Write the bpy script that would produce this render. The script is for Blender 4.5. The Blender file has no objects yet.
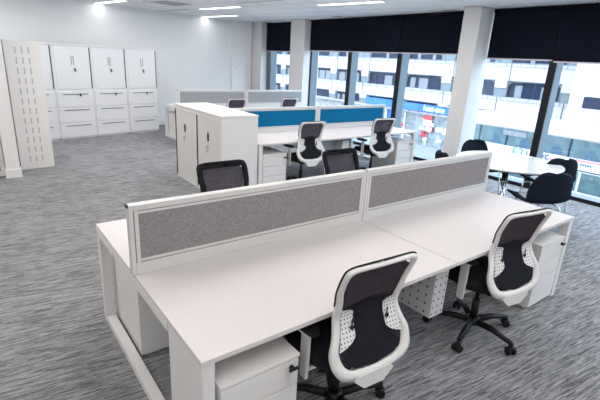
import bpy, bmesh, math, random
from mathutils import Vector, Matrix
random.seed(7)
SC = bpy.context.scene
COL = SC.collection
PI = math.pi
R = math.radians

# ------------------------------------------------------------------ camera
cam_d = bpy.data.cameras.new('camera')
cam = bpy.data.objects.new('camera', cam_d)
COL.objects.link(cam)
cam.location = (-0.5616, -1.2828, 1.8404)
cam.rotation_mode = 'QUATERNION'
cam.rotation_quaternion = (Matrix.Rotation(-0.6415, 3, 'Z') @ Matrix.Rotation(-0.0516, 3, 'Y') @ Matrix.Rotation(1.2568, 3, 'X')).to_quaternion()
cam_d.sensor_width = 36
cam_d.lens = 36 * 431.37 / 600
cam_d.clip_end = 400
SC.camera = cam

# ------------------------------------------------------------------ world and exposure
W = bpy.data.worlds.new('overcast sky')
SC.world = W
W.use_nodes = True
bg = W.node_tree.nodes['Background']
bg.inputs[0].default_value = (0.67, 0.83, 1.0, 1)
bg.inputs[1].default_value = 7.4
SC.view_settings.view_transform = 'Standard'
SC.view_settings.look = 'None'
SC.view_settings.exposure = 0.0
SC.view_settings.gamma = 1.0
SC.view_settings.use_curve_mapping = False
LAMP_W = 21.0

# ------------------------------------------------------------------ materials
def mat(name, col, rough=0.5, metal=0.0, spec=0.5, noise=0.0, nscale=20.0, bump=0.0):
    m = bpy.data.materials.new(name); m.use_nodes = True
    nt = m.node_tree; b = nt.nodes['Principled BSDF']
    b.inputs['Roughness'].default_value = rough
    b.inputs['Metallic'].default_value = metal
    b.inputs['Specular IOR Level'].default_value = spec
    tc = nt.nodes.new('ShaderNodeTexCoord')
    n = nt.nodes.new('ShaderNodeTexNoise'); n.inputs['Scale'].default_value = nscale; n.inputs['Detail'].default_value = 4
    nt.links.new(tc.outputs['Object'], n.inputs['Vector'])
    mx = nt.nodes.new('ShaderNodeMix'); mx.data_type = 'RGBA'
    k = noise if noise else 0.02
    mx.inputs[6].default_value = (*[c * (1 - k) for c in col], 1)
    mx.inputs[7].default_value = (*[min(1, c * (1 + k)) for c in col], 1)
    nt.links.new(n.outputs['Fac'], mx.inputs[0])
    nt.links.new(mx.outputs[2], b.inputs['Base Color'])
    if bump:
        bp = nt.nodes.new('ShaderNodeBump'); bp.inputs['Strength'].default_value = bump; bp.inputs['Distance'].default_value = 0.002
        nt.links.new(n.outputs['Fac'], bp.inputs['Height']); nt.links.new(bp.outputs[0], b.inputs['Normal'])
    return m

def math_node(nt, op, a, b=None):
    n = nt.nodes.new('ShaderNodeMath'); n.operation = op
    for i, v in enumerate((a, b)):
        if v is None: continue
        if isinstance(v, (int, float)): n.inputs[i].default_value = v
        else: nt.links.new(v, n.inputs[i])
    return n.outputs[0]

def fabric(name, c0, c1, scale=260.0, alpha=None, rough=0.9):
    """woven cloth: two crossed thread waves with noise"""
    m = bpy.data.materials.new(name); m.use_nodes = True
    nt = m.node_tree; b = nt.nodes['Principled BSDF']; b.inputs['Roughness'].default_value = rough; b.inputs['Specular IOR Level'].default_value = 0.15
    tc = nt.nodes.new('ShaderNodeTexCoord')
    mp = nt.nodes.new('ShaderNodeMapping'); mp.inputs['Scale'].default_value = (scale, scale, scale * .35)
    n = nt.nodes.new('ShaderNodeTexNoise'); n.inputs['Scale'].default_value = 1; n.inputs['Detail'].default_value = 3
    nt.links.new(tc.outputs['Object'], mp.inputs[0]); nt.links.new(mp.outputs[0], n.inputs['Vector'])
    mp2 = nt.nodes.new('ShaderNodeMapping'); mp2.inputs['Scale'].default_value = (scale * .3, scale * .3, scale)
    n2 = nt.nodes.new('ShaderNodeTexNoise'); n2.inputs['Scale'].default_value = 1
    nt.links.new(tc.outputs['Object'], mp2.inputs[0]); nt.links.new(mp2.outputs[0], n2.inputs['Vector'])
    s = math_node(nt, 'ADD', n.outputs['Fac'], n2.outputs['Fac'])
    s = math_node(nt, 'MULTIPLY', math_node(nt, 'SUBTRACT', s, 0.7), 1.7)
    mx = nt.nodes.new('ShaderNodeMix'); mx.data_type = 'RGBA'
    mx.inputs[6].default_value = (*c0, 1); mx.inputs[7].default_value = (*c1, 1)
    nt.links.new(s, mx.inputs[0]); nt.links.new(mx.outputs[2], b.inputs['Base Color'])
    if alpha is not None: b.inputs['Alpha'].default_value = alpha
    return m

def perforated(name, col, pitch=0.02, hole=0.3, plane='YZ', base=None):
    """painted sheet with a regular grid of round dark holes"""
    m = bpy.data.materials.new(name); m.use_nodes = True
    nt = m.node_tree; b = nt.nodes['Principled BSDF']; b.inputs['Roughness'].default_value = 0.45
    tc = nt.nodes.new('ShaderNodeTexCoord'); sp = nt.nodes.new('ShaderNodeSeparateXYZ')
    nt.links.new(tc.outputs['Object'], sp.inputs[0])
    def cell(o):
        f = math_node(nt, 'FRACT', math_node(nt, 'DIVIDE', o, pitch))
        d = math_node(nt, 'SUBTRACT', f, 0.5)
        return math_node(nt, 'MULTIPLY', d, d)
    d2 = math_node(nt, 'ADD', cell(sp.outputs[plane[0]]), cell(sp.outputs[plane[1]]))
    h = math_node(nt, 'LESS_THAN', d2, hole * hole)
    mx = nt.nodes.new('ShaderNodeMix'); mx.data_type = 'RGBA'
    mx.inputs[6].default_value = (*col, 1); mx.inputs[7].default_value = (0.05, 0.055, 0.06, 1)
    nt.links.new(h, mx.inputs[0]); nt.links.new(mx.outputs[2], b.inputs['Base Color'])
    return m

def glass(name, tint, refl=0.06):
    m = bpy.data.materials.new(name); m.use_nodes = True
    nt = m.node_tree; nt.nodes.clear()
    o = nt.nodes.new('ShaderNodeOutputMaterial'); mx = nt.nodes.new('ShaderNodeMixShader')
    t = nt.nodes.new('ShaderNodeBsdfTransparent'); t.inputs[0].default_value = (*tint, 1)
    g = nt.nodes.new('ShaderNodeBsdfGlossy'); g.inputs['Roughness'].default_value = 0.02
    mx.inputs[0].default_value = refl
    nt.links.new(t.outputs[0], mx.inputs[1]); nt.links.new(g.outputs[0], mx.inputs[2]); nt.links.new(mx.outputs[0], o.inputs[0])
    return m

def emit(name, col, s):
    m = bpy.data.materials.new(name); m.use_nodes = True
    nt = m.node_tree; nt.nodes.clear()
    o = nt.nodes.new('ShaderNodeOutputMaterial'); e = nt.nodes.new('ShaderNodeEmission')
    e.inputs[0].default_value = (*col, 1); e.inputs[1].default_value = s
    nt.links.new(e.outputs[0], o.inputs[0]); return m

def carpet_mat():
    m = bpy.data.materials.new('streaked grey carpet tile'); m.use_nodes = True
    nt = m.node_tree; b = nt.nodes['Principled BSDF']; b.inputs['Roughness'].default_value = 0.95
    b.inputs['Specular IOR Level'].default_value = 0.25
    tc = nt.nodes.new('ShaderNodeTexCoord')
    rot0 = nt.nodes.new('ShaderNodeMapping'); rot0.inputs['Rotation'].default_value = (0, 0, R(6)); nt.links.new(tc.outputs['Object'], rot0.inputs[0])
    def noise(sc, detail, off=(0, 0, 0)):
        mp = nt.nodes.new('ShaderNodeMapping'); mp.inputs['Scale'].default_value = sc; mp.inputs['Location'].default_value = off; mp.vector_type = 'POINT'
        n = nt.nodes.new('ShaderNodeTexNoise'); n.inputs['Scale'].default_value = 1; n.inputs['Detail'].default_value = detail
        nt.links.new(rot0.outputs[0], mp.inputs[0]); nt.links.new(mp.outputs[0], n.inputs['Vector']); return n.outputs['Fac']
    def dashes(fx, fy, seed):
        sp = nt.nodes.new('ShaderNodeSeparateXYZ'); nt.links.new(rot0.outputs[0], sp.inputs[0])
        row = math_node(nt, 'FLOOR', math_node(nt, 'MULTIPLY', sp.outputs[1], fy))
        w1 = nt.nodes.new('ShaderNodeTexWhiteNoise'); w1.noise_dimensions = '1D'; nt.links.new(math_node(nt, 'ADD', row, seed), w1.inputs['W'])
        cx = math_node(nt, 'FLOOR', math_node(nt, 'ADD', math_node(nt, 'MULTIPLY', sp.outputs[0], fx), math_node(nt, 'MULTIPLY', w1.outputs['Value'], 11.0)))
        cb = nt.nodes.new('ShaderNodeCombineXYZ'); nt.links.new(cx, cb.inputs[0]); nt.links.new(row, cb.inputs[1]); cb.inputs[2].default_value = seed
        w2 = nt.nodes.new('ShaderNodeTexWhiteNoise'); nt.links.new(cb.outputs[0], w2.inputs['Vector']); return w2.outputs['Value']
    a = dashes(9, 150, 3.5); c = dashes(18, 250, 8.5); d = noise((7, 60, 1), 2, (9, 1, 0))
    s = math_node(nt, 'ADD', math_node(nt, 'MULTIPLY', a, .62), math_node(nt, 'MULTIPLY', c, .38))
    s = math_node(nt, 'ADD', s, math_node(nt, 'MULTIPLY', math_node(nt, 'SUBTRACT', d, .5), .5))
    # per-tile tone
    mp = nt.nodes.new('ShaderNodeMapping'); mp.inputs['Scale'].default_value = (2, 4, 1)
    nt.links.new(rot0.outputs[0], mp.inputs[0])
    fl = nt.nodes.new('ShaderNodeVectorMath'); fl.operation = 'FLOOR'; nt.links.new(mp.outputs[0], fl.inputs[0])
    wn = nt.nodes.new('ShaderNodeTexWhiteNoise'); nt.links.new(fl.outputs[0], wn.inputs['Vector'])
    s = math_node(nt, 'ADD', s, math_node(nt, 'MULTIPLY', math_node(nt, 'SUBTRACT', wn.outputs['Value'], 0.5), 0.10))
    rp = nt.nodes.new('ShaderNodeValToRGB')
    rp.color_ramp.elements[0].position = 0.78; rp.color_ramp.elements[0].color = (0.065, 0.065, 0.072, 1)
    rp.color_ramp.elements[1].position = 1.28; rp.color_ramp.elements[1].color = (0.40, 0.40, 0.415, 1)
    sc = s
    rp.color_ramp.elements[0].position = 0.0; rp.color_ramp.elements[1].position = 1.0
    nt.links.new(sc, rp.inputs[0]); nt.links.new(rp.outputs[0], b.inputs['Base Color'])
    return m

M = {}
M['desk'] = mat('white laminate', (0.69, 0.652, 0.648), 0.45)
M['steel'] = mat('white powder coated steel', (0.74, 0.73, 0.72), 0.45)
M['cab'] = mat('off white cabinet steel', (0.76, 0.745, 0.73), 0.5)
M['wcab'] = mat('pale grey cabinet steel', (0.80, 0.80, 0.805), 0.5)
M['tambour'] = mat('ribbed pale tambour', (0.70, 0.675, 0.66), 0.55)
M['alu'] = mat('pale aluminium trim', (0.68, 0.67, 0.655), 0.4, 0.15)
M['groove'] = mat('dark groove', (0.03, 0.03, 0.033), 0.7)
M['grey_fabric'] = fabric('grey screen fabric', (0.20, 0.182, 0.184), (0.345, 0.32, 0.325), 240)
M['pale_fabric'] = fabric('pale grey screen fabric', (0.26, 0.265, 0.29), (0.38, 0.385, 0.41), 200)
M['blue_fabric'] = fabric('teal blue screen fabric', (0.0, 0.10, 0.24), (0.004, 0.18, 0.36), 200)
M['wall'] = mat('white painted wall', (0.88, 0.88, 0.885), 0.8)
M['trim'] = mat('white gloss trim', (0.80, 0.79, 0.78), 0.4)
M['pier'] = mat('pale grey painted plaster', (0.70, 0.69, 0.685), 0.8)
M['ceil'] = mat('pale ceiling tile', (0.86, 0.86, 0.865), 0.9, noise=.04, nscale=60)
M['ceil2'] = mat('white plasterboard margin', (0.80, 0.82, 0.83), 0.8)
M['vent'] = mat('dark grey grille', (0.16, 0.16, 0.17), 0.6)
M['vent2'] = mat('mid grey grille', (0.36, 0.36, 0.37), 0.6)
M['slot'] = mat('grey slot', (0.46, 0.46, 0.46), 0.7)
M['carpet'] = carpet_mat()
M['mullion'] = mat('window metal with painted shade', (0.008, 0.010, 0.014), 0.5, 0.0, 0.3)  # dark grey window metal, shade of the room side put into the colour
M['mull_lit'] = mat('window metal with painted light', (0.15, 0.19, 0.22), 0.5, 0.0, 0.3)  # same metal, lighter because the light on its side faces is painted in
M['glass'] = glass('window glass', (0.94, 0.97, 0.98), 0.05)
M['gglass'] = glass('greenish partition glass', (0.55, 0.62, 0.60), 0.08)
M['blind'] = fabric('navy black blind cloth', (0.002, 0.003, 0.008), (0.005, 0.008, 0.018), 120)
M['blindbar'] = mat('pale blind bar', (0.55, 0.50, 0.55), 0.4)
M['chairwhite'] = mat('white chair plastic', (0.74, 0.73, 0.715), 0.38)
M['chairperf'] = perforated('perforated white plastic', (0.74, 0.73, 0.715), 0.019, 0.2, 'XZ')
M['black'] = mat('black plastic', (0.008, 0.008, 0.009), 0.45, 0, .3)
M['seat'] = fabric('black seat cloth', (0.006, 0.006, 0.008), (0.022, 0.022, 0.027), 300)
M['mesh'] = fabric('black back mesh', (0.010, 0.008, 0.012), (0.075, 0.055, 0.07), 330, alpha=0.9)
M['meshviolet'] = fabric('violet black mesh', (0.025, 0.02, 0.032), (0.13, 0.11, 0.15), 330, alpha=0.85)
M['meshgrey'] = fabric('grey black mesh', (0.028, 0.028, 0.038), (0.15, 0.14, 0.17), 330, alpha=0.85)
M['lumbar'] = fabric('black lumbar pad', (0.006, 0.007, 0.010), (0.02, 0.022, 0.028), 300)
M['perfX'] = perforated('perforated steel', (0.66, 0.66, 0.66), 0.06, 0.13, 'YZ')
M['perfY'] = perforated('perforated steel front', (0.66, 0.66, 0.66), 0.05, 0.15, 'XZ')
M['perfgrey'] = perforated('perforated grey steel', (0.42, 0.45, 0.48), 0.04, 0.2, 'XZ')
M['chrome'] = mat('polished chrome', (0.8, 0.82, 0.84), 0.12, 1.0)
M['shell'] = fabric('blue black upholstery', (0.004, 0.007, 0.014), (0.012, 0.018, 0.032), 220)
M['seatglare'] = fabric('seat top with painted glare', (0.5, 0.52, 0.55), (0.62, 0.64, 0.67), 220)  # window glare on the dark seats, put into the colour
M['tabletop'] = mat('white glossy table top', (0.82, 0.84, 0.85), 0.12)
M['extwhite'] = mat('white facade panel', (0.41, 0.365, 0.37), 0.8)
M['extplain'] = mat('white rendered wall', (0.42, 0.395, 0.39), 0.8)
M['joint'] = mat('grey joint', (0.07, 0.07, 0.08), 0.8)
M['exthood'] = mat('grey window hood', (0.15, 0.175, 0.19), 0.7, spec=.2)
M['extglass'] = mat('dark office glass', (0.010, 0.018, 0.042), 0.6, 0, .15)
M['curtain'] = mat('pale vertical curtain', (0.17, 0.175, 0.19), 0.8)
M['rail'] = mat('grey rail', (0.17, 0.20, 0.22), 0.5)
M['beige'] = mat('beige ledge', (0.36, 0.25, 0.20), 0.7)
M['busw'] = mat('white bus paint', (0.44, 0.43, 0.42), 0.4, spec=.3)
M['busg'] = mat('blue green bus glass', (0.045, 0.085, 0.095), 0.15, spec=.4, noise=.95, nscale=2.6)
M['busint'] = mat('bus seat and interior', (0.03, 0.07, 0.11), 0.5, noise=.6, nscale=5)
M['tyre'] = mat('black rubber', (0.02, 0.02, 0.02), 0.8)
M['signblue'] = mat('bright blue sign', (0.015, 0.12, 0.55), 0.4)
M['signred'] = mat('red sign', (0.62, 0.03, 0.05), 0.4)
M['shopin'] = mat('shop interior', (0.32, 0.31, 0.32), 0.7, noise=.9, nscale=2.2)
M['white'] = mat('plain white', (0.80, 0.80, 0.80), 0.5)
M['yellow'] = mat('pale yellow green poster', (0.55, 0.72, 0.35), 0.5)
M['txtblue'] = mat('faded blue lettering', (0.01, 0.035, 0.12), 0.5)
M['txtgreen'] = mat('pale green lettering', (0.10, 0.24, 0.15), 0.5)
M['txtred'] = mat('red lettering', (0.65, 0.10, 0.15), 0.5)
M['asphalt'] = mat('pale wet asphalt', (0.24, 0.25, 0.26), 0.7, noise=.1, nscale=2)
M['lamp'] = emit('lit lamp diffuser', (1.0, 0.99, 0.97), 4.0)

# ------------------------------------------------------------------ mesh helpers
class MB:
    def __init__(s): s.bm = bmesh.new(); s.smooth = False
    def box(s, x0, x1, y0, y1, z0, z1, bev=0.0, mi=0):
        vs = [s.bm.verts.new(v) for v in ((x0,y0,z0),(x1,y0,z0),(x1,y1,z0),(x0,y1,z0),(x0,y0,z1),(x1,y0,z1),(x1,y1,z1),(x0,y1,z1))]
        fs = [s.bm.faces.new([vs[i] for i in f]) for f in ((0,3,2,1),(4,5,6,7),(0,1,5,4),(1,2,6,5),(2,3,7,6),(3,0,4,7))]
        for f in fs: f.material_index = mi
        if bev:
            es = list({e for f in fs for e in f.edges})
            r = bmesh.ops.bevel(s.bm, geom=es, offset=bev, segments=2, affect='EDGES', profile=.5)
            for f in r['faces']: f.material_index = mi
        return s
    def prism(s, pts, fn, h0, h1, mi=0):
        """2-D outline pts extruded from h0 to h1; fn(a,b,h)->xyz"""
        A = [s.bm.verts.new(fn(a, b, h0)) for a, b in pts]; B = [s.bm.verts.new(fn(a, b, h1)) for a, b in pts]
        n = len(pts); fs = [s.bm.faces.new(A[::-1]), s.bm.faces.new(B)]
        for i in range(n): fs.append(s.bm.faces.new((A[i], A[(i+1) % n], B[(i+1) % n], B[i])))
        for f in fs: f.material_index = mi
        return s
    def tube(s, pts, rad, n=10, mi=0, caps=True):
        pts = [Vector(p) for p in pts]; rad = rad if isinstance(rad, (list, tuple)) else [rad] * len(pts)
        rings = []; up0 = None
        for i, p in enumerate(pts):
            d = (pts[min(i+1, len(pts)-1)] - pts[max(i-1, 0)]).normalized()
            u = Vector((0, 0, 1)) if abs(d.z) < .9 else Vector((1, 0, 0))
            if up0 is not None: u = up0
            a = d.cross(u).normalized(); b = a.cross(d).normalized(); up0 = b
            rings.append([s.bm.verts.new(p + (a * math.cos(2*PI*k/n) + b * math.sin(2*PI*k/n)) * rad[i]) for k in range(n)])
        fs = []
        for q in range(len(rings) - 1):
            for k in range(n):
                fs.append(s.bm.faces.new((rings[q][k], rings[q][(k+1) % n], rings[q+1][(k+1) % n], rings[q+1][k])))
        for f in fs: f.smooth = True; f.material_index = mi
        if caps:
            s.bm.faces.new(rings[0][::-1]).material_index = mi; s.bm.faces.new(rings[-1]).material_index = mi
        return s
    def lathe(s, prof, c=(0, 0, 0), n=40, axis='Z', mi=0):
        rings = []
        for r, h in prof:
            if axis == 'Z': f = lambda t: (c[0] + r*math.cos(t), c[1] + r*math.sin(t), c[2] + h)
            elif axis == 'X': f = lambda t: (c[0] + h, c[1] + r*math.cos(t), c[2] + r*math.sin(t))
            else: f = lambda t: (c[0] + r*math.cos(t), c[1] + h, c[2] + r*math.sin(t))
            rings.append([s.bm.verts.new(f(2*PI*k/n)) for k in range(n)])
        for q in range(len(rings) - 1):
            for k in range(n):
                f = s.bm.faces.new((rings[q][k], rings[q][(k+1) % n], rings[q+1][(k+1) % n], rings[q+1][k])); f.material_index = mi
                f.smooth = True
        s.bm.faces.new(rings[0][::-1]).material_index = mi; s.bm.faces.new(rings[-1]).material_index = mi
        return s
    def build(s, name, mats, parent=None, label=None, loc=None, rotz=0):
        bmesh.ops.recalc_face_normals(s.bm, faces=s.bm.faces)
        me = bpy.data.meshes.new(name); s.bm.to_mesh(me); s.bm.free()
        for m in (mats if isinstance(mats, (list, tuple)) else [mats]): me.materials.append(m)
        o = bpy.data.objects.new(name, me); COL.objects.link(o)
        if parent: o.parent = parent
        if label: o['label'] = label
        if loc: o.location = loc
        if rotz: o.rotation_euler = (0, 0, rotz)
        return o

def thing(name, label, cat, loc=(0, 0, 0), rotz=0, group=None):
    o = bpy.data.objects.new(name, None); COL.objects.link(o)
    o.empty_display_size = 0.1
    o.location = loc; o.rotation_euler = (0, 0, rotz); o['label'] = label; o['category'] = cat
    if group: o['group'] = group
    return o
def tag(o, label, cat, group=None):
    o['label'] = label; o['category'] = cat
    if group: o['group'] = group
    return o
def struct(o): o['kind'] = 'structure'; return o
def copy_tree(o, parent=None):
    c = o.copy(); COL.objects.link(c); c.parent = parent
    for ch in list(o.children): copy_tree(ch, c)
    return c
def place(src, first, loc, rotz, label, group=None):
    o = src if first else copy_tree(src)
    o.location = loc; o.rotation_euler = (0, 0, rotz); o['label'] = label
    if group: o['group'] = group
    return o
def catmull(P, n, closed=False):
    out = []; L = len(P)
    rng = range(L) if closed else range(L - 1)
    for i in rng:
        g = (lambda j: P[j % L]) if closed else (lambda j: P[max(0, min(L-1, j))])
        p0, p1, p2, p3 = g(i-1), g(i), g(i+1), g(i+2)
        for k in range(n):
            t = k / n
            out.append(tuple(.5*((2*b) + (-a+c)*t + (2*a-5*b+4*c-d)*t*t + (-a+3*b-3*c+d)*t**3) for a, b, c, d in zip(p0, p1, p2, p3)))
    if not closed: out.append(P[-1])
    return out
def text_obj(name, txt, size, m, parent, loc, rot, extrude=0.01, sx=1.0, label=None):
    cu = bpy.data.curves.new(name, 'FONT'); cu.body = txt; cu.size = size; cu.extrude = extrude
    cu.align_x = 'CENTER'; cu.align_y = 'CENTER'
    tmp = bpy.data.objects.new(name, cu); COL.objects.link(tmp)
    dg = bpy.context.evaluated_depsgraph_get(); me = bpy.data.meshes.new_from_object(tmp.evaluated_get(dg))
    bpy.data.objects.remove(tmp); bpy.data.curves.remove(cu)
    me.materials.clear(); me.materials.append(m)
    o = bpy.data.objects.new(name, me); COL.objects.link(o); o.parent = parent
    o.location = loc; o.rotation_euler = rot; o.scale = (sx, 1, 1)
    if label: o['label'] = label
    return o

# ------------------------------------------------------------------ setting
XW = 6.73          # window plane
ZC = 2.82          # ceiling
TH = R(10)         # the back wall and its furniture are turned a little
WB0 = (3.07, 10.15)                       # a point of the back wall's face
def wb(x): return WB0[1] + (x - WB0[0]) * math.tan(TH)

def slab(name, pts, z0, z1, m, **k):
    b = MB(); b.prism(pts, lambda a, c, h: (a, c, h), z0, z1); return struct(b.build(name, m))
slab('floor', [(-5, -5), (XW + .25, -5), (XW + .25, 12), (-5, 12)], -0.12, 0.0, M['carpet'])
slab('ceiling', [(-5, -5), (6.30, -5), (6.30, 12), (-5, 12)], ZC, ZC + .1, M['ceil'])
slab('trim_1', [(6.30, -5), (XW + .25, -5), (XW + .25, 12), (6.30, 12)], ZC - .004, ZC + .1, M['ceil2'])
slab('wall_back', [(-5, wb(-5)), (XW + .25, wb(XW + .25)), (XW + .25, 12), (-5, 12)], 0, ZC, M['wall'])
slab('wall_left', [(-5.15, -5), (-5, -5), (-5, 12), (-5.15, 12)], 0, ZC, M['wall'])
slab('wall_front', [(-5, -5.15), (XW + .25, -5.15), (XW + .25, -5), (-5, -5)], 0, ZC, M['wall'])
b = MB(); b.prism([(-5, wb(-5) - .018), (6.45, wb(6.45) - .018), (6.45, wb(6.45)), (-5, wb(-5))], lambda a, c, h: (a, c, h), 0.0, 0.11)
struct(b.build('baseboard_back', M['trim']))
# ceiling grid: thin grey lines of the tile joints
b = MB()
for i in range(-12, 24):
    y = -4 + i * 0.6
    b.box(-14, 14, y - .0015, y + .0015, 0, .002)
for i in range(-24, 24):
    b.box(i * 0.6 - .0015, i * 0.6 + .0015, -14, 14, .0, .002)
bmesh.ops.transform(b.bm, matrix=Matrix.Rotation(TH, 4, 'Z'), verts=b.bm.verts)
def clip(bm, co, no): bmesh.ops.bisect_plane(bm, geom=bm.verts[:] + bm.edges[:] + bm.faces[:], plane_co=co, plane_no=no, clear_outer=True)
clip(b.bm, (6.28, 0, 0), (1, 0, 0)); clip(b.bm, (-4.98, 0, 0), (-1, 0, 0)); clip(b.bm, (0, 9.2, 0), (0, 1, 0)); clip(b.bm, (0, -4.9, 0), (0, -1, 0))
o = b.build('trim_2', M['vent2']); o.location = (0, 0, ZC - .0015); struct(o)

# piers against the window wall
def pier(n, x0, y0, y1):
    b = MB(); b.box(x0, XW - .03, y0, y1, 0, ZC - .005, .004); struct(b.build('wall_pier_%s' % n, M['pier']))
pier('near', 6.28, 3.05, 3.37); pier('middle', 6.46, 7.98, 8.58); pier('far', 6.48, 10.06, wb(6.5) + .1)
b = MB(); b.box(5.80, 6.46, wb(6.1) - .12, wb(6.1) + .2, 0, ZC - .003); struct(b.build('wall_riser', M['wall']))
b = MB(); b.box(5.93, 5.99, -.012, 0, 1.50, 1.58, .003); b.box(5.95, 5.97, -.016, -.012, 1.53, 1.55)
o = b.build('wall_thermostat', M['trim'], loc=(0, wb(6.1) - .12, 0)); tag(o, 'small white thermostat on the far wall beside the narrow window', 'thermostat')
o.name = 'thermostat'

# window wall: frames, glass, upstand, blinds
MY = [-4.05, -2.55, -1.05, 0.45, 1.95, 3.50, 5.00, 6.50, 8.00]
def mullion(b, y, x0=XW - .02, x1=XW + .19, w=.055):
    b.box(x0, x1, y - w, y + w, .06, ZC - .03)
b = MB()
for i, y in enumerate(MY):
    mullion(b, y)
b.box(XW - .02, XW + .19, -5, 8.05, ZC - .08, ZC - .005)
b.box(XW - .04, XW + .19, -5, 8.05, 0.0, .06)
struct(b.build('window_1', M['mull_lit']))
b = MB()      # room side of each mullion, its shade painted as a near black sheet
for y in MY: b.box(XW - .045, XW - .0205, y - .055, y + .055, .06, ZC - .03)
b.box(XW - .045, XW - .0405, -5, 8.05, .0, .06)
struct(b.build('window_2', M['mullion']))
b = MB(); b.box(XW + .09, XW + .10, -5, 8.0, .03, ZC - .03); struct(b.build('window_3', M['glass']))
b = MB(); b.box(XW - .02, XW + .19, 8.72, 8.80, 0, ZC); b.box(XW - .02, XW + .19, 9.88, 10.06, 0, ZC); b.box(XW-.02, XW+.19, 8.8, 9.88, 0, .06)
struct(b.build('window_4', M['mull_lit']))
b = MB(); b.box(XW + .09, XW + .10, 8.8, 9.88, .06, ZC); struct(b.build('window_5', M['glass']))
b = MB(); b.box(XW + .0, XW + .25, 8.0, 8.72, 0, ZC); b.box(XW, XW + .25, 10.06, 12, 0, ZC); struct(b.build('wall_window', M['pier']))
# outer slab edges of this floor
b = MB(); b.box(XW + .25, XW + .35, -8, 14, -.5, -.02); struct(b.build('trim_3', M['extwhite']))

def blind(y0, y1, label, zb):
    t = thing('roller_blind', label, 'blind', (XW - .07, (y0 + y1) / 2, 0), 0, 'dark roller blinds on the window wall')
    h = (y1 - y0) / 2 - .012
    b = MB(); b.box(-.004, .002, -h, h, zb + .02, ZC - .05); b.build('blind_cloth', M['blind'], t)
    b = MB(); b.tube([(.0, -h, ZC - .045), (.0, h, ZC - .045)], .028, 12); b.build('roller_tube', M['blind'], t)
    b = MB(); b.box(-.012, .010, -h, h, zb, zb + .022, .003); b.build('bottom_bar', M['blindbar'], t)
blind(6.50, 8.00, 'dark roller blind beside the middle pier, leftmost of the row of three', 2.07)
blind(5.00, 6.50, 'dark roller blind in the middle of the row of three', 2.07)
blind(3.50, 5.00, 'dark roller blind beside the left side of the big near pier', 2.07)
blind(1.95, 3.05, 'dark roller blind beside the right side of the big near pier', 2.02)
blind(0.45, 1.95, 'dark roller blind cut off by the right edge of the photo', 2.00)
blind(8.72, 10.06, 'narrow black roller blind between the two far white piers', 2.03)
struct_b = MB()

# left: pier with skirting, glazed partition
b = MB(); b.box(-.27, -.10, 6.0, 6.42, 0, ZC - .005, .003); struct(b.build('wall_nib', M['trim']))
b = MB(); b.box(-.285, -.085, 5.985, 6.43, 0, .13, .004); struct(b.build('baseboard_nib', M['trim']))
t = thing('glazed_partition', 'greenish glazed partition with white frame at the left edge, behind the white pier', 'partition', (-1.6, 6.2, 0))
b = MB(); b.box(-1.3, 1.32, -.025, .025, 0, .07); b.box(-1.3, 1.32, -.025, .025, ZC - .08, ZC - .01)
for x in (-1.3, 0, 1.27): b.box(x, x + .05, -.025, .025, .07, ZC - .08)
b.build('partition_frame', M['trim'], t)
b = MB(); b.box(-1.25, 0, -.005, .005, .07, ZC - .08); b.build('glass_pane', M['gglass'], t)
b = MB(); b.box(.05, 1.27, -.005, .005, .07, ZC - .08); b.build('glass_pane', M['gglass'], t)

# luminaires (recessed strips) - the ones in view and the rest of the room's rows
LBL = {0: 'lit recessed strip light above the wall of filing cabinets',
       1: 'lit recessed strip light, upper of the two close together over the far desks',
       2: 'lit recessed strip light, lower of the two close together over the far desks',
       3: 'lit recessed strip light nearest the window blinds'}
lights = [(2.20, 9.42), (4.08, 7.96), (5.03, 9.80), (4.99, 4.80)]
extra = [(1.2, 5.2), (3.1, 4.6), (-.9, 4.6), (2.0, 7.2), (0.0, 8.0), (3.0, 1.9), (5.2, 1.6), (.9, 2.2), (-1.2, 1.8), (-3.4, 2.2), (-3.4, 5.2), (3.3, -1.2), (5.4, -1.4), (1.0, -1.0), (-1.4, -1.6), (-3.6, -1.8), (2.4, -3.4), (-1, -3.8)]
fix = None
for i, (x, y) in enumerate(lights + extra):
    vis = i < 4
    lab = LBL.get(i, 'recessed strip light in the ceiling outside the photo')
    if fix is None:
        fix = thing('strip_light', lab, 'ceiling light', (x, y, ZC), TH, 'recessed strip lights')
        b = MB()
        b.box(-.09, -.075, -.70, .70, -.006, 0); b.box(.075, .09, -.70, .70, -.006, 0)
        b.box(-.075, .075, -.70, -.69, -.006, 0); b.box(-.075, .075, .69, .70, -.006, 0)
        b.build('lamp_frame', M['trim'], fix)
        b = MB(); b.box(-.075, .075, -.69, .69, -.004, 0); b.build('diffuser', M['lamp'], fix)
    else: place(fix, False, (x, y, ZC), TH, lab)
    ld = bpy.data.lights.new('strip_lamp', 'AREA'); ld.shape = 'RECTANGLE'; ld.size = .15; ld.size_y = 1.36
    ld.energy = LAMP_W * (.10 if i in (0, 2) else 1.15 if y > 4 else 1); ld.color = (1.0, 0.955, 0.91) if y < 7 else (0.97, 0.98, 1.0)
    lo = bpy.data.objects.new('strip_lamp', ld); COL.objects.link(lo)
    lo.location = (x, y, ZC - .012); lo.rotation_euler = (0, 0, TH)

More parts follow.
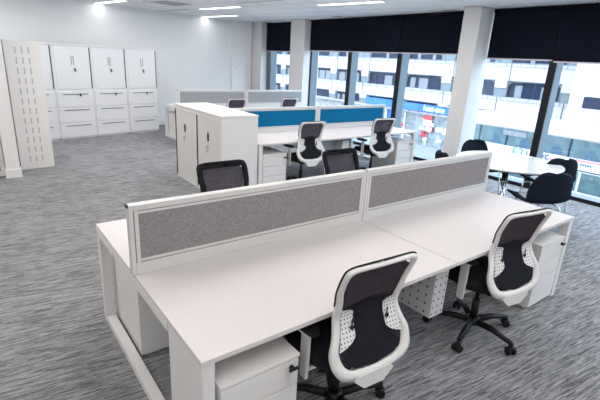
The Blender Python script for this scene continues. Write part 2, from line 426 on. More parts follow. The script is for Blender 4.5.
def slot(x, y, L, w, label, m='vent'):
    t = thing('slot_diffuser', label, 'air vent', (x, y, ZC), TH, 'ceiling slot vents')
    b = MB(); b.box(-w, w, -L/2, L/2, -.005, 0); b.build('slot_frame', M['trim'], t)
    b = MB(); b.box(-w*.55, w*.55, -L/2 + .02, L/2 - .02, -.007, -.0051); b.build('slot_opening', M[m], t)
slot(3.68, 9.66, 1.5, .05, 'thin dark air slot in the ceiling above the right end of the wall cabinets', 'vent2')
slot(3.96, 6.15, 1.3, .05, 'thin dark ceiling air slot at the top edge, left of the nearest strip light', 'vent2')
def dashvent(x, y, label):
    t = thing('perimeter_vent', label, 'air vent', (x, y, ZC - .004), 0, 'small dashed vents along the window margin')
    for k in range(4):
        b = MB(); b.box(-.03, .03, -.15 + k*.08, -.10 + k*.08, -.006, 0); b.build('vent_opening', M['vent'], t)
dashvent(6.42, 6.75, 'small dashed vent in the ceiling margin above the left blinds')
dashvent(6.52, 3.85, 'small dashed vent in the ceiling margin beside the big near pier')
t = thing('air_conditioning_cassette', 'grey air conditioning grille in the ceiling at the top edge of the photo', 'air conditioner', (3.02, 8.0, ZC), TH)
b = MB(); b.box(-.4, .4, -.4, .4, -.02, 0, .004); b.build('cassette_frame', M['ceil2'], t)
b = MB(); b.box(-.3, .3, -.3, .3, -.026, -.0201); b.build('cassette_grille', M['vent2'], t)

# ------------------------------------------------------------------ wall cabinets
CW = 0.765
TC = R(13)
CP = Vector((3.10, 9.24)); CD = Vector((math.cos(TC), math.sin(TC)))
file0 = thing('lateral_filing_cabinet', 'x', 'filing cabinet', group='lateral filing cabinets on the back wall')
b = MB(); b.box(0, CW - .004, .015, .5, .03, 1.005, .002); b.box(.02, CW - .02, .03, .48, 0, .03); b.build('cabinet_body', M['wcab'], file0)
for k, (z0, z1) in enumerate(((.045, .345), (.355, .665), (.675, .985))):
    b = MB(); b.box(.022, CW - .026, 0, .0145, z0, z1, .003); d = b.build('drawer', M['wcab'], file0)
    b = MB(); b.box(.13, CW - .13, -.010, 0, z1 - .062, z1 - .05); b.build('drawer_handle', M['vent'], d)
    if k == 2:
        b = MB(); b.lathe([(.012, -.02), (.012, 0)], (CW*.62, 0, z1 - .055), 14, 'Y'); b.box(CW*.62 - .012, CW*.62 + .012, -.024, -.02, z1 - .10, z1 - .05); b.build('drawer_lock', M['black'], d)
cup0 = thing('tambour_cupboard', 'x', 'cupboard', group='tambour cupboards on top of the filing cabinets')
b = MB(); b.box(0, CW - .004, .015, .5, 0, .87, .002); b.build('cupboard_body', M['wcab'], cup0)
b = MB(); b.box(0, CW - .004, -.002, .5, .8702, .895, .002); b.build('cupboard_top', M['wcab'], cup0)
b = MB(); b.box(.05, CW - .035, .004, .0145, .03, .84)
d = b.build('tambour_door', M['wcab'], cup0)
b = MB(); b.box(CW - .034, CW - .012, .008, .0146, .03, .85); b.build('door_gap', M['groove'], cup0)
for x in (.36, .40):
    b = MB(); b.box(x, x + .016, -.002, .004, .50, .68, .003); b.build('slot_handle', M['vent2'], d)
b = MB(); b.lathe([(.011, -.014), (.011, .004)], (.41, 0, .43), 14, 'Y'); b.box(.405, .432, -.018, -.014, .37, .43); b.build('door_lock', M['black'], d)
who = ['last at the right end', 'second from the right end', 'third from the right end', 'half hidden by the slotted cupboard']
for i in range(4):
    p = CP - CD * CW * (i + 1)
    place(file0, i == 0, (p.x, p.y, 0), TC, 'pale grey three drawer filing cabinet against the back wall, ' + who[i])
    place(cup0, i == 0, (p.x, p.y, 1.006), TC, 'pale grey tambour cupboard standing on the filing cabinets, ' + who[i])

# tall slotted cupboard
t = thing('tall_slotted_cupboard', 'tall grey white cupboard whose end panel has three columns of slots, at the left', 'cupboard', (-.055, 6.44, 0), R(8))
b = MB(); b.box(0, .47, .02, .95, 0, 1.90, .003); b.build('cupboard_body', M['cab'], t)
b = MB(); b.box(0, .47, 0, .0195, 0, 1.90, .002)
for r_ in range(12):
    for x in (.13, .215, .30): b.box(x, x + .019, -.0008, .004, .115 + r_*.146, .115 + r_*.146 + .092, mi=1)
b.build('end_panel', [M['cab'], M['slot']], t)

# ------------------------------------------------------------------ bench desks
def bench(x0, y0, label, slab_leg=True, right='post'):
    L, D, H = 3.30, 1.66, .73
    t = thing('bench_desk', label, 'desk', (x0, y0, 0), 0, 'white bench desks')
    for (a, c) in ((0, 1.646), (1.652, L)):
        for (e, f) in ((0, .822), (.838, D)):
            b = MB(); b.box(a, c, e, f, H - .025, H, .0025); b.build('tabletop', M['desk'], t)
    for side, x in ((0, 0.0), (1, L - .06)):
        b = MB()
        b.box(x, x + .06, D - .065, D - .005, 0, H - .0255, .003)            # rear post
        b.box(x, x + .06, .36 if side == 0 and slab_leg else .066, D - .066, 0, .05, .003)   # floor rail
        b.box(x, x + .06, .36 if side == 0 and slab_leg else .066, D - .066, H - .075, H - .0255, .002)  # top rail
        if side or not slab_leg: b.box(x, x + .06, .005, .065, 0, H - .0255, .003)
        b.build('end_frame', M['steel'], t)
    if slab_leg:
        b = MB(); b.box(.004, .058, .004, .358, 0, H - .0256, .002); b.build('slab_leg', M['steel'], t)
    b = MB()
    for y in (.30, D - .34): b.box(.062, L - .062, y, y + .04, H - .075, H - .026)
    b.build('support_beam', M['steel'], t)
    # perforated cable risers under the joint of the two halves
    for y, nm in ((.10, 0), (.98, 1)):
        b = MB(); b.box(1.61, 1.745, y, y + .56, .30, H - .077, .0, 0)
        for f in b.bm.faces:
            f.material_index = 1 if abs(f.normal.y) > .5 else 0
        b.bm.normal_update()
        for f in b.bm.faces: f.material_index = 1 if abs(f.normal.y) > .5 else 0
        b.build('cable_riser', [M['perfX'], M['perfY']], t)
    return t
benchA = bench(0, 0, 'large white bench desk in the foreground carrying the two long grey screens')
benchB = bench(2.49, 3.62, 'white bench desk behind the pair of low cupboards, with blue screens', False)
benchC = bench(3.0, 6.92, 'farthest white bench desk, with pale grey screens', False)
b = MB(); b.box(1.30, 1.96, .27, .285, .38, .655); b.build('modesty_panel', M['perfgrey'], benchB)

def screen(x0, y, w, mfab, label, grp, frame='alu'):
    t = thing('desk_screen', label, 'desk screen', (x0, y, .7305), 0, grp)
    hy, h = .024, .383
    b = MB(); b.box(-.006, .004, -.018, .018, h - .012, h + .002); b.build('corner_clip', M['black'], t)
    for xa, xb, ia, ib in ((0, .022, .026, .046), (w - .022, w, w - .046, w - .026)):
        b = MB(); b.box(xa, xb, -hy, hy, 0, h, .002); ep = b.build('end_post', M[frame], t)
        b = MB(); b.box(ia, ib, -hy, hy, .0685, h - .0305); b.build('inner_strip', M[frame], ep)
    b = MB(); b.box(.022, w - .022, -hy, hy, h - .03, h, .002); b.box(.046, w - .046, -hy + .003, hy - .003, h - .048, h - .034); b.build('top_rail', M[frame], t)
    b = MB(); b.box(.022, w - .022, -hy, hy, 0, .068, .002); b.box(.046, w - .046, -hy + .003, hy - .003, .073, .088); b.build('bottom_rail', M[frame], t)
    b = MB(); b.box(.0225, w - .0225, -hy + .009, hy - .009, .0685, h - .0305); b.build('groove_core', M['groove'], t)
    b = MB(); b.box(.046, w - .046, -hy + .006, hy - .006, .0885, h - .0485); b.build('fabric_panel', M[mfab], t)
screen(-.01, .83, 1.656, 'grey_fabric', 'long grey fabric desk screen, left one of the foreground pair', 'grey screens on the foreground desk')
screen(1.652, .83, 1.656, 'grey_fabric', 'long grey fabric desk screen, right one of the foreground pair', 'grey screens on the foreground desk')
screen(2.48, 4.45, 1.652, 'blue_fabric', 'blue desk screen starting behind the low cupboards', 'blue screens on the middle desk')
screen(4.14, 4.45, 1.652 + .0, 'blue_fabric', 'blue desk screen on the window side of the middle desk', 'blue screens on the middle desk')
screen(3.0, 7.75, 1.652, 'pale_fabric', 'pale grey far desk screen, left one, with bluish grey fabric', 'pale screens on the farthest desk')
screen(4.66, 7.75, 1.652, 'pale_fabric', 'pale grey far desk screen, right one, towards the narrow window', 'pale screens on the farthest desk')

# ------------------------------------------------------------------ pedestals (front towards -y, origin at front left floor corner)
ped = thing('drawer_pedestal', 'x', 'pedestal', group='white mobile pedestals under the desks')
PWD = .40
b = MB(); b.box(0, PWD, .018, .57, .02, .553, .003); b.box(.02, PWD - .02, .03, .55, .0, .02); b.build('pedestal_body', M['cab'], ped)
b = MB(); b.box(-.002, PWD + .002, -.002, .572, .5535, .572, .003); b.build('pedestal_top', M['cab'], ped)
for z0, z1 in ((.025, .268), (.273, .405), (.41, .548)):
    b = MB(); b.box(.003, PWD - .003, 0, .0175, z0, z1, .003); d = b.build('drawer', M['cab'], ped)
b = MB(); b.lathe([(.012, -.018), (.012, .0)], (PWD - .045, 0, .515), 14, 'Y'); b.box(PWD - .07, PWD - .02, -.026, -.018, .508, .526, .004); b.build('lock_key', M['black'], d)
b = MB(); b.box(PWD - .053, PWD - .045, -.024, -.022, .40, .507); b.build('key_tag', M['chairwhite'], d)
PG = [((.08, .005, 0), 0, 'white drawer pedestal under the near left corner of the foreground desk'),
      ((.48, 1.655, 0), PI, 'white drawer pedestal under the far left corner of the foreground desk'),
      ((2.82, .005, 0), 0, 'white drawer pedestal under the right end of the foreground desk'),
      ((2.555, 3.625, 0), 0, 'white drawer pedestal beside the near low cupboard under the middle desk'),
      ((5.31, 3.625, 0), 0, 'white drawer pedestal under the window end of the middle desk'),
      ((3.47, 8.55, 0), PI, 'white pedestal inside the end frame of the farthest desk')]
for i, (l, r, s) in enumerate(PG): place(ped, i == 0, l, r, s)

# ------------------------------------------------------------------ pair of low tambour cupboards (doors face -x)
lowc = thing('low_tambour_cupboard', 'x', 'cupboard', group='pair of low tambour cupboards')
b = MB(); b.box(.012, .53, 0, .772, 0, 1.098, .002); b.build('cupboard_body', M['cab'], lowc)
b = MB(); b.box(.004, .012, .035, .735, .05, 1.045); d = b.build('tambour_door', M['tambour'], lowc)
b = MB()
for k in range(1, 32): b.box(.0032, .0042, .055 + k*.0215, .057 + k*.0215, .052, 1.043)
b.build('door_ribs', M['cab'], d)
b = MB(); b.box(-.001, .0118, .735, .765, .03, 1.05); b.build('door_gap', M['groove'], lowc)
b = MB(); b.box(0, .012, 0, .034, 0, 1.098); b.box(0, .012, .0345, .77, 1.046, 1.098); b.box(0, .012, .0345, .77, 0, .049); b.build('door_surround', M['cab'], lowc)
b = MB(); pts = [(.022*math.cos(a)*1.0, .062*math.sin(a)) for a in [2*PI*k/20 for k in range(20)]]
b.prism(pts, lambda a, c, h: (h, .40 + a, .80 + c), -.004, .004); b.build('oval_handle', M['black'], d)
b = MB(); b.lathe([(.011, -.012), (.011, .004)], (0, .40, .68), 12, 'X'); b.box(-.016, -.012, .395, .418, .60, .68); b.build('door_lock', M['chrome'], d)
place(lowc, True, (1.93, 3.62, 0), 0, 'low white tambour cupboard, nearer one of the pair beside the blue screened desk')
place(lowc, False, (1.93, 4.395, 0), 0, 'low white tambour cupboard, farther one of the pair beside the blue screened desk')
b = MB(); b.box(0, .545, -.005, 1.555, 0, .025, .003); o = b.build('cupboard_worktop', M['cab'], loc=(1.922, 3.62, 1.0985))
tag(o, 'continuous off white top lying across the pair of low cupboards', 'worktop')

# ------------------------------------------------------------------ task chairs (face +y, origin on the floor under the hub)
def back_y(z):
    pts = [(.40, -.270), (.50, -.268), (.60, -.232), (.74, -.178), (.86, -.205), (1.03, -.262)]
    if z <= pts[0][0]: return pts[0][1]
    for (a, b_), (c, d) in zip(pts, pts[1:]):
        if z <= c:
            k = (z - a) / (c - a); k = k*k*(3 - 2*k)*.5 + k*.5
            return b_ + (d - b_) * k
    return pts[-1][1]
OUT = [(0, 1.020), (.11, 1.023), (.180, 1.022), (.212, .998), (.214, .92), (.204, .83), (.197, .745), (.212, .67), (.242, .60), (.236, .525), (.185, .465), (.10, .442), (0, .436)]
INN = [(0, .997), (.10, .998), (.160, .995), (.184, .972), (.182, .90), (.168, .82), (.158, .745), (.170, .675), (.194, .61), (.186, .55), (.145, .505), (.08, .490), (0, .487)]
oc, ic = catmull(OUT, 5), catmull(INN, 5)
def mirror(c): return c + [(-a, z) for a, z in c[-2:0:-1]]
oc, ic = mirror(oc), mirror(ic)
def band_mesh(thick_out=.022, thick_in=.016):
    b = MB(); n = len(oc); rows = []
    for i in range(n):
        (ox, oz), (ix, iz) = oc[i], ic[i]
        yo, yi = back_y(oz), back_y(iz)
        cx, cz = (ox+ix)/2, (oz+iz)/2; ym = back_y(cz)
        P = [(ox, yo + .012, oz), (ox, yo - .006, oz), (cx, ym - .014, cz), (ix, yi - .004, iz), (ix, yi + .012, iz)]
        rows.append([b.bm.verts.new(p) for p in P])
    for i in range(n):
        a, c = rows[i], rows[(i+1) % n]
        for k in range(5):
            f = b.bm.faces.new((a[k], a[(k+1) % 5], c[(k+1) % 5], c[k])); f.smooth = True
    return b
def patch(outline, off, m, name, parent, th=.003):
    """thin curved sheet following the back, outline in (x,z)"""
    b = MB(); cx = sum(p[0] for p in outline)/len(outline)
    zs = [p[1] for p in outline]; z0, z1 = min(zs), max(zs)
    # slice the outline in horizontal rows
    N = 14; rows = []
    for k in range(N + 1):
        z = z0 + (z1 - z0) * (k / N); z = min(max(z, z0 + 1e-4), z1 - 1e-4)
        xs = []
        for (a, za), (c, zc) in zip(outline, outline[1:] + outline[:1]):
            if (za - z) * (zc - z) < 0: xs.append(a + (c - a) * (z - za) / (zc - za))
        if len(xs) < 2: continue
        xa, xb = min(xs), max(xs)
        rows.append([(xa + (xb - xa) * j / 6, back_y(z) + off, z) for j in range(7)])
    for dy in (0, th):
        V = [[b.bm.verts.new((x, y + dy, z)) for x, y, z in r_] for r_ in rows]
        for i in range(len(V) - 1):
            for j in range(6):
                f = b.bm.faces.new((V[i][j], V[i][j+1], V[i+1][j+1], V[i+1][j])); f.smooth = True
    b.bm.verts.index_update()
    o = b.build(name, m, parent); return o
def task_chair(base_rot, mesh_m, name='task_chair'):
    t = thing(name, 'x', 'office chair', group='task chairs at the desks')
    b = MB(); b.lathe([(.045, .075), (.052, .10), (.045, .125), (.03, .13)], n=20); b.build('base_hub', M['black'], t)
    for k in range(5):
        a = base_rot + k * 2*PI/5; c, s = math.cos(a), math.sin(a)
        b = MB(); b.tube([(c*.03, s*.03, .10), (c*.16, s*.16, .105), (c*.30, s*.30, .082)], [.026, .022, .017], 8); lg = b.build('base_leg', M['black'], t)
        b = MB()
        px, py = c*.31, s*.31; q = a + 1.1; cq, sq = math.cos(q), math.sin(q)
        b.tube([(px, py, .09), (px, py, .045)], .010, 8)
        for w in (-.019, .019):
            u = w - .010; v = w + .010
            b.tube([(px + cq*u, py + sq*u, .028), (px + cq*v, py + sq*v, .028)], .0275, 16)
        b.tube([(px - cq*.012, py - sq*.012, .045), (px + cq*.012, py + sq*.012, .045)], .022, 12)
        b.build('castor', M['black'], lg)
    b = MB(); b.tube([(0, 0, .12), (0, 0, .27)], .026, 14); b.tube([(0, 0, .2701), (0, 0, .40)], .015, 12); b.build('gas_lift', M['black'], t)
    b = MB(); b.box(-.09, .09, -.16, .12, .39, .435, .012); b.tube([(.09, .02, .41), (.25, .02, .40)], .007, 8); b.build('seat_mechanism', M['black'], t)
    # cushion
    b = MB(); out = catmull([(0, -.20), (.16, -.19), (.23, -.10), (.245, .08), (.22, .22), (.14, .265), (0, .27)], 5); out = out + [(-x, y) for x, y in out[-2:0:-1]]
    n = len(out); rows = []
    for sc, z in ((.93, .436), (1.0, .45), (1.01, .47), (.985, .490), (.90, .503), (.5, .505)):
        rows.append([b.bm.verts.new((x*sc, (y-.03)*sc + .03, z - (.02 if y > .2 else 0))) for x, y in out])
    for r0, r1 in zip(rows, rows[1:]):
        for k in range(n): b.bm.faces.new((r0[k], r0[(k+1) % n], r1[(k+1) % n], r1[k])).smooth = True
    b.bm.faces.new(rows[0][::-1]); b.bm.faces.new(rows[-1]); b.build('seat_cushion', M['seat'], t)
    # arms
    for s in (-1, 1):
        x = s * .255
        b = MB(); b.prism([(-.024, .37), (.024, .37), (.028, .50), (.028, .615), (.020, .645), (-.020, .645), (-.028, .615), (-.028, .50)], lambda a, c, h: (x + h, a - .06, c), -.009, .009)
        b.tube([(x, -.06, .405), (s*.08, -.06, .405)], .012, 8)
        arm = b.build('armrest_post', M['chairwhite'], t)
        b = MB(); pts = [(.038*math.cos(a)**3 if False else .036*(1 if math.cos(a) > 0 else -1)*abs(math.cos(a))**.6, .125*(1 if math.sin(a) > 0 else -1)*abs(math.sin(a))**.7) for a in [2*PI*k/24 for k in range(24)]]
        b.prism(pts, lambda a, c, h: (x + a, c - .02, h), .646, .668); b.build('arm_pad', M['black'], arm)
        b = MB(); b.prism([(a*1.05, c*.8) for a, c in pts], lambda a, c, h: (x + a, c - .02, h), .636, .6458); b.build('arm_pad_shell', M['chairwhite'], arm)
    fr = band_mesh().build('back_frame', M['chairwhite'], t)
    sheet = [(a*1.02, z) for a, z in ic]
    patch(sheet, .004, mesh_m, 'back_mesh', t)
    # black line of piping along the top of the frame
    top = [(x, back_y(z) + .010, z + .003) for x, z in oc if z > .80]
    left = sorted([p for p in top if p[0] < 0], key=lambda p: p[2]); right = sorted([p for p in top if p[0] >= 0], key=lambda p: -p[2])
    b = MB(); b.tube([(p[0]*1.01, p[1], p[2]) for p in left + right], .004, 6); b.build('back_piping', M['black'], t)
    hour = catmull([(-.11, .80), (.11, .80), (.085, .71), (.095, .63), (.15, .585), (.175, .55), (.10, .503), (0, .493), (-.10, .503), (-.175, .55), (-.15, .585), (-.095, .63), (-.085, .71)], 4, True)
    patch(hour, -.002, M['lumbar'], 'lumbar_pad', t)
    for s in (-1, 1):
        wing = [(s*.168, .785), (s*.105, .775), (s*.094, .765), (s*.094, .655), (s*.105, .635), (s*.15, .612), (s*.195, .60), (s*.182, .65), (s*.166, .70)]
        w = patch(wing, -.010, M['chairperf'], 'lumbar_wing', t, .004)
        b = MB(); b.lathe([(.011, -.006), (.011, .0)], (s*.108, back_y(.69) - .012, .69), 12, 'Y'); b.box(s*.108 - .003, s*.108 + .003, back_y(.69) - .014, back_y(.69) - .010, .645, .735); b.build('wing_knob', M['black'], w)
    b = MB(); b.prism([(-.12, .44), (-.06, .385), (.06, .385), (.12, .44), (.10, .465), (-.10, .465)], lambda a, c, h: (a, h, c), -.285, -.235)
    b.prism([(-.215, .375), (-.06, .395), (-.06, .425), (-.215, .415)], lambda a, c, h: (h, a, c), -.04, .04)
    b.build('back_bracket', M['chairwhite'], t)
    return t
chA = task_chair(R(264) + R(14), M['mesh'])
GRP = 'task chairs at the desks'
place(chA, True, (2.165, .10, 0), R(-10), 'white framed black task chair at the right of the foreground desk, star base fully visible', GRP)
place(chA, False, (.815, .10, 0), R(-4), 'white framed black mesh task chair nearest the camera, cut off at the bottom edge', GRP)
chB = task_chair(R(20), M['meshviolet'])
place(chB, True, (3.30, 3.73, 0), R(-3), 'white framed task chair at the middle desk, left one, beside the drawer pedestal', GRP)
place(chB, False, (4.77, 3.70, 0), R(-8), 'white framed task chair at the middle desk, right one, near the window', GRP)
place(chB, False, (3.84, 6.93, 0), 0, 'task chair at the farthest desk, left one, only its grey back top showing', GRP)
place(chB, False, (5.17, 6.93, 0), 0, 'task chair at the farthest desk, right one, below the middle white pier', GRP)

# chairs on the far side of the foreground desk: their black cushioned mesh front shows
def far_chair():
    t = task_chair(R(40), M['meshgrey'])
    pts = [(x*1.0, back_y(z) + .024, z) for x, z in oc if z > .60]
    L_ = sorted([p for p in pts if p[0] < 0], key=lambda p: p[2]); R_ = sorted([p for p in pts if p[0] >= 0], key=lambda p: -p[2])
    ins = [(p[0]*.93, p[1], p[2] - (.012 if p[2] > .9 else 0)) for p in L_ + R_]
    b = MB(); b.tube(ins, .024, 8); b.build('padded_rim', M['lumbar'], t)
    return t
chF = far_chair()
place(chF, True, (1.0, 1.55, 0), PI, 'dark mesh chair back rising behind the left grey screen, in front of the low cupboards', GRP)
place(chF, False, (2.27, 1.55, 0), PI, 'violet black mesh chair back rising behind the grey screens near their joint', GRP)

# ------------------------------------------------------------------ round table with upholstered shell chairs
t = thing('round_table', 'white round meeting table on a chrome column by the window', 'table', (4.92, 1.45, 0))
b = MB(); b.lathe([(.60, .712), (.638, .718), (.645, .728), (.642, .738), (.63, .740)], n=72); b.build('tabletop', M['tabletop'], t)
b = MB(); b.lathe([(.59, .700), (.637, .7155), (.59, .7118)], n=72); b.build('table_edge', M['black'], t)
b = MB()
for a in range(4):
    c, s = math.cos(a*PI/2 + .5), math.sin(a*PI/2 + .5)
    b.tube([(c*.024, s*.024, .699), (c*.024, s*.024, .10), (c*.06, s*.06, .05), (c*.36, s*.36, .02)], .016, 10)
b.build('column_leg', M['chrome'], t)
b = MB(); b.lathe([(.16, .685), (.16, .699)], n=24); b.build('top_plate', M['black'], t)

def shell_chair():
    t = thing('shell_chair', 'x', 'chair', group='dark shell chairs around the round table')
    prof = [(.235, .425, .17), (.225, .445, .205), (.14, .452, .225), (0, .440, .235), (-.12, .440, .235), (-.19, .465, .232), (-.225, .53, .235), (-.245, .62, .228), (-.262, .71, .208), (-.271, .765, .180), (-.275, .795, .135), (-.276, .808, .07)]
    prof = catmull(prof, 3)
    V = []; b = MB(); NJ = 14
    for (y, z, w) in prof:
        row = []
        back = max(0, min(1, (z - .46) / .12))
        for j in range(NJ + 1):
            u = 1.12 * (-1 + 2*j/NJ)
            e = abs(u)**3
            row.append(b.bm.verts.new((u*w, y + back*e*.04 + 0, z + (1-back)*e*.03)))
        V.append(row)
    for i in range(len(V)-1):
        for j in range(NJ): b.bm.faces.new((V[i][j], V[i][j+1], V[i+1][j+1], V[i+1][j])).smooth = True
    o = b.build('seat_shell', M['shell'], t)
    md = o.modifiers.new('thick', 'SOLIDIFY'); md.thickness = .028; md.offset = 0
    # pale sheet in the shell: window glare on the dark seat, painted as colour
    b = MB(); rows = []
    for y, w, z in ((.205, .15, .461), (.13, .185, .470), (0, .19, .460), (-.10, .18, .460), (-.155, .13, .466)):
        rows.append([b.bm.verts.new((-w + 2*w*j/6, y, z + .004*(1 if 0 < j < 6 else 0))) for j in range(7)])
    for i in range(4):
        for j in range(6): b.bm.faces.new((rows[i][j], rows[i][j+1], rows[i+1][j+1], rows[i+1][j])).smooth = True
    o = b.build('seat_glare', M['seatglare'], t); md = o.modifiers.new('thick', 'SOLIDIFY'); md.thickness = .012
    for sx in (-1, 1):
        for sy in (-1, 1):
            b = MB(); b.tube([(sx*.12, sy*.10, .425), (sx*.19, sy*.17, .39), (sx*.225, sy*.225, 0.0)], .0085, 8); b.build('leg', M['chrome'], t)
    return t
sh = shell_chair(); SG = 'dark shell chairs around the round table'
place(sh, True, (4.56, .86, 0), R(-30), 'dark upholstered shell chair with thin chrome legs nearest the foreground desk end', SG)
place(sh, False, (5.54, 1.20, 0), R(-28), 'dark upholstered shell chair at the right of the round table, against the window', SG)
place(sh, False, (5.50, 2.12, 0), R(163), 'dark upholstered shell chair behind the round table, in front of the big pier', SG)
place(sh, False, (4.42, 1.84, 0), R(-122), 'dark shell chair whose top just peeks over the grey screen, left of the big pier', SG)

# ------------------------------------------------------------------ outside: street, building, shop, bus
ZS = -4.6
slab('ground', [(XW + .3, -40), (90, -40), (90, 90), (XW + .3, 90)], ZS - .1, ZS, M['asphalt'])
XF = 30.0
t = thing('office_building', 'long white panelled building across the street with rows of dark windows', 'building', (XF, 0, ZS))
ZB = lambda z: z - ZS
b = MB(); b.box(.6, 12, 10.4, 60, ZB(-2.0), ZB(9)); b.box(.0, .6, 10.4, 60, ZB(-.95), ZB(.05)); b.box(0, .6, 10.4, 60, ZB(1.22), ZB(2.35)); b.box(0, .6, 10.4, 60, ZB(3.6), ZB(4.8)); b.box(0, .6, 10.4, 60, ZB(6), ZB(9))
b.build('facade_wall', M['extwhite'], t)
b = MB(); b.box(.0, .6, 10.4, 60, ZB(-2.0), ZB(-1.80)) ; b.build('canopy_slab', M['extwhite'], t)
b = MB(); b.box(-.35, .0, 11.5, 20, ZB(-1.12), ZB(-1.02)); b.build('beige_ledge', M['beige'], t)
PB = 4.55
for lev, (z0, z1) in enumerate(((.05, 1.22), (2.35, 3.6), (-1.79, -.95))):
    for k in range(10):
        y0 = 10.96 + k * PB
        # white apron between the windows with a grey lower notch
        b = MB(); b.box(.02, .6, y0 - .35, y0 + .55, ZB(z0 + (z1-z0)*.55), ZB(z1)); b.box(.10, .6, y0 - .35, y0 + .55, ZB(z0), ZB(z0 + (z1-z0)*.55), mi=1)
        b.build('window_apron', [M['extwhite'], M['exthood']], t)
        # hooded window box
        w0, w1 = y0 + .55, y0 + PB - .35
        pts = [(w0, z0), (w1, z0), (w1, z1 - .35), (w1 - .30, z1 - .05), (w0 + .25, z1 - .02), (w0, z1 - .25)]
        b = MB(); b.prism(pts, lambda a, c, h: (h, a, ZB(c)), .30, .32); f = b.build('window', M['extglass'], t)
        b = MB()
        for q in range(len(pts)):
            a0, a1 = Vector((.12, pts[q][0], ZB(pts[q][1]))), Vector((.12, pts[(q+1) % 6][0], ZB(pts[(q+1) % 6][1])))
            if q == 0: continue
            b.tube([a0, a1], .06, 6)
        b.build('window_hood', M['exthood'], f)
        rnd = random.Random(k*7 + lev)
        b = MB(); x = w0 + .12
        while x < w1 - .5:
            w = rnd.choice((.3, .5, .9)); 
            if rnd.random() < .5: b.box(.26, .29, x, min(x + w, w1 - .1), ZB(z0 + .04), ZB(z1 - .3))
            x += w + rnd.choice((.15, .4))
        if len(b.bm.verts): b.build('curtain', M['curtain'], f)
        else: b.bm.free()
    b = MB(); b.box(-.06, -.02, 10.4, 56, ZB(z0 + .02), ZB(z0 + .06)); b.box(-.06, -.02, 10.4, 56, ZB(z0 - .20), ZB(z0 - .17))
    y = 10.4
    while y < 56: b.box(-.055, -.025, y, y + .04, ZB(z0 - .2), ZB(z0 + .04)); y += 1.0
    b.build('rail', M['rail'], t)
b = MB()
for k in range(10):
    y0 = 10.5 + k * PB
    b.box(-.012, 0, y0 - .035, y0 + .035, ZB(.55), ZB(2.35)); b.box(-.012, 0, y0 + .6, y0 + .67, ZB(-.95), ZB(.05))
b.build('panel_joint', M['joint'], t)
t2 = thing('white_corner_block', 'plain white rendered block beside the panelled building, right edge of the view', 'building', (XF, 0, ZS))
b = MB(); b.box(-1.5, 12, -30, 10.3, 0, ZB(9)); b.build('rendered_wall', M['extplain'], t2)
b = MB(); b.box(-1.53, -1.51, 8.0, 9.5, ZB(.0), ZB(.65)); b.build('small_window', M['extglass'], t2)

# shop at street level
t = thing('shopfront', 'street level shop with a bright blue fascia sign across the road', 'shop', (XF, 0, ZS))
b = MB(); b.box(.65, .9, 13, 40, 0, ZB(-2.01)); b.build('shop_interior', M['shopin'], t)
b = MB(); b.box(-.20, -.02, 19.3, 28.6, ZB(-1.75), ZB(-1.15)); sg = b.build('fascia_sign', M['signblue'], t)
text_obj('fascia_lettering', 'host-one', .72, M['white'], sg, (-.22, 20.75, ZB(-1.44)), (PI/2, 0, -PI/2), .008, .80)
for k, y in enumerate((19.4, 21.9, 24.4, 26.9, 29.4)):
    b = MB(); b.box(.55, .60, y, y + 2.3, .05, ZB(-2.01)); p_ = b.build('shop_window', M['glass'], t)
    b = MB(); b.box(.5, .62, y + 2.3, y + 2.42, 0, ZB(-2.01)); b.build('shop_post', M['white'], t)
b = MB(); b.box(.40, .44, 21.25, 22.1, ZB(-2.45), ZB(-2.0)); pr = b.build('red_banner', M['signred'], t)
b = MB(); b.box(.40, .44, 21.25, 22.1, ZB(-2.95), ZB(-2.46)); b.build('white_poster', M['white'], t)
b = MB(); b.lathe([(.30, -.02), (.30, .02)], (.40, 21.35, ZB(-3.2)), 28, 'X'); rs = b.build('round_red_sign', M['signred'], t)
b = MB(); b.lathe([(.22, -.03), (.22, -.021)], (.40, 21.35, ZB(-3.2)), 28, 'X'); b.build('round_sign_face', M['white'], rs)
b = MB(); b.prism([(-.16, -.12), (-.06, -.12), (0, .06), (.06, -.12), (.14, -.12), (.05, .14), (-.05, .14)], lambda a, c, h: (h, 21.35 + a, ZB(-3.2) + c), .36, .369); b.build('round_sign_mark', M['signred'], rs)
b = MB(); b.box(.40, .44, 25.5, 26.2, ZB(-3.0), ZB(-1.95)); b.build('blue_poster', M['signblue'], t)
b = MB(); b.box(.40, .44, 26.3, 27.2, ZB(-2.9), ZB(-1.9)); b.build('poster', M['yellow'], t)
rr = random.Random(4)
for k in range(26):
    y = 19.6 + rr.random() * 8.5; z = .15 + rr.random() * 1.9
    b = MB(); b.box(.45, .55, y, y + .25 + rr.random()*.3, z, z + .2 + rr.random()*.3)
    b.build('display_box', M[rr.choice(['white', 'white', 'white', 'beige', 'curtain', 'rail', 'exthood', 'white', 'signred'])], t)
for k in range(5):
    b = MB(); b.box(.62, .64, 23.2, 24.9, .25 + k*.42, .36 + k*.42); b.build('display_shelf', M['curtain' if k % 2 else 'beige'], t)

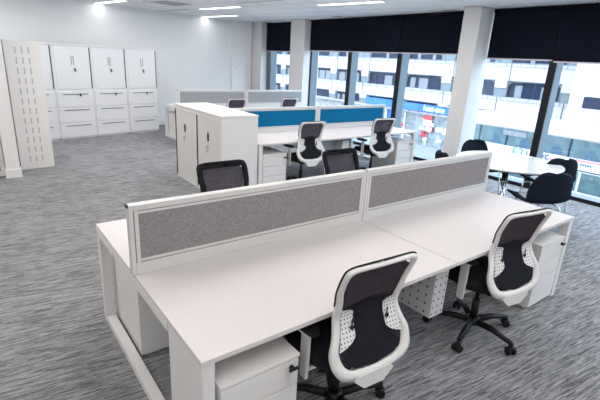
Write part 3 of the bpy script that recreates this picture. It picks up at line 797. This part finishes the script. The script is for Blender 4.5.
# bus
XB = 19.0
t = thing('double_decker_bus', 'white double decker bus passing in the street behind the round table', 'bus', (XB, 0, ZS - .0))
yb0, yb1 = 0.4, 11.3
b = MB()
b.box(.05, 2.5, yb0, yb1, .35, ZB(-1.90), .06); b.box(.0, 2.5, yb0, yb1, ZB(-1.86), ZB(-1.42), .02); b.box(0, 2.5, yb0, yb1, ZB(-.66), ZB(-.18), .10)
b.box(.12, 2.4, yb0 + .1, yb1 - .1, ZB(-1.6), ZB(-.5)); b.build('bus_body', [M['busw']], t)
b = MB(); b.box(.09, .11, yb0 + .12, yb1 - .12, ZB(-1.42), ZB(-.68)); up = b.build('upper_window_band', M['busg'], t)
for k in range(8):
    y = yb0 + .2 + k * 1.36
    b = MB(); b.box(.06, .085, y, y + .06, ZB(-1.42), ZB(-.68)); b.build('window_pillar', M['extglass'], up)
for k in range(8):
    rr = random.Random(k)
    y = yb0 + .45 + k * 1.36
    b = MB(); z = ZB(-1.41)
    b.prism([(y, 0), (y + .55, 0), (y + .45, .34 + rr.random()*.1), (y + .30, .42), (y + .12, .3)], lambda a, c, h: (h, a, z + c), .084, .089); b.build('seat_silhouette', M['busint'], up)
b = MB()
b.box(.055, .059, 7.9, 9.0, ZB(-.95), ZB(-.72))
b.build('window_reflection', M['curtain'], up)  # pale panel that paints a reflection on the bus glass
b = MB(); b.box(.03, .05, yb0 + .3, yb1 - .6, ZB(-2.75), ZB(-1.95)); lo_ = b.build('lower_window_band', M['busg'], t)
for k in range(7):
    y = yb0 + .5 + k * 1.5
    b = MB(); b.box(.015, .03, y, y + .09, ZB(-2.75), ZB(-1.95)); b.build('window_pillar', M['busw'], lo_)
for y in (2.6, 8.6):
    b = MB(); b.lathe([(.50, -.02), (.50, .28)], (.06, y, .5), 28, 'X'); wh = b.build('wheel', M['tyre'], t)
    b = MB(); b.lathe([(.26, -.04), (.28, -.021)], (.06, y, .5), 20, 'X'); b.build('wheel_hub', M['curtain'], wh)
text_obj('bus_lettering', 'LOVE', .50, M['txtblue'], t, (-.014, 7.25, ZB(-1.68)), (PI/2, 0, -PI/2), .006, .85)
text_obj('bus_lettering', 'F3', .60, M['txtgreen'], t, (-.014, 8.12, ZB(-1.66)), (PI/2, 0, -PI/2), .004, 1.0)
b = MB(); b.box(-.01, -.002, 4.3, 5.75, ZB(-1.50), ZB(-1.44)); b.box(-.01, -.002, 6.2, 6.75, ZB(-1.66), ZB(-1.60)); b.build('red_stripe', M['txtred'], t)
b = MB()
for k in range(5): b.box(-.01, -.002, 5.1 + k*.09, 5.16 + k*.09, ZB(-1.66), ZB(-1.59))
b.build('dark_small_lettering', M['txtblue'], t)
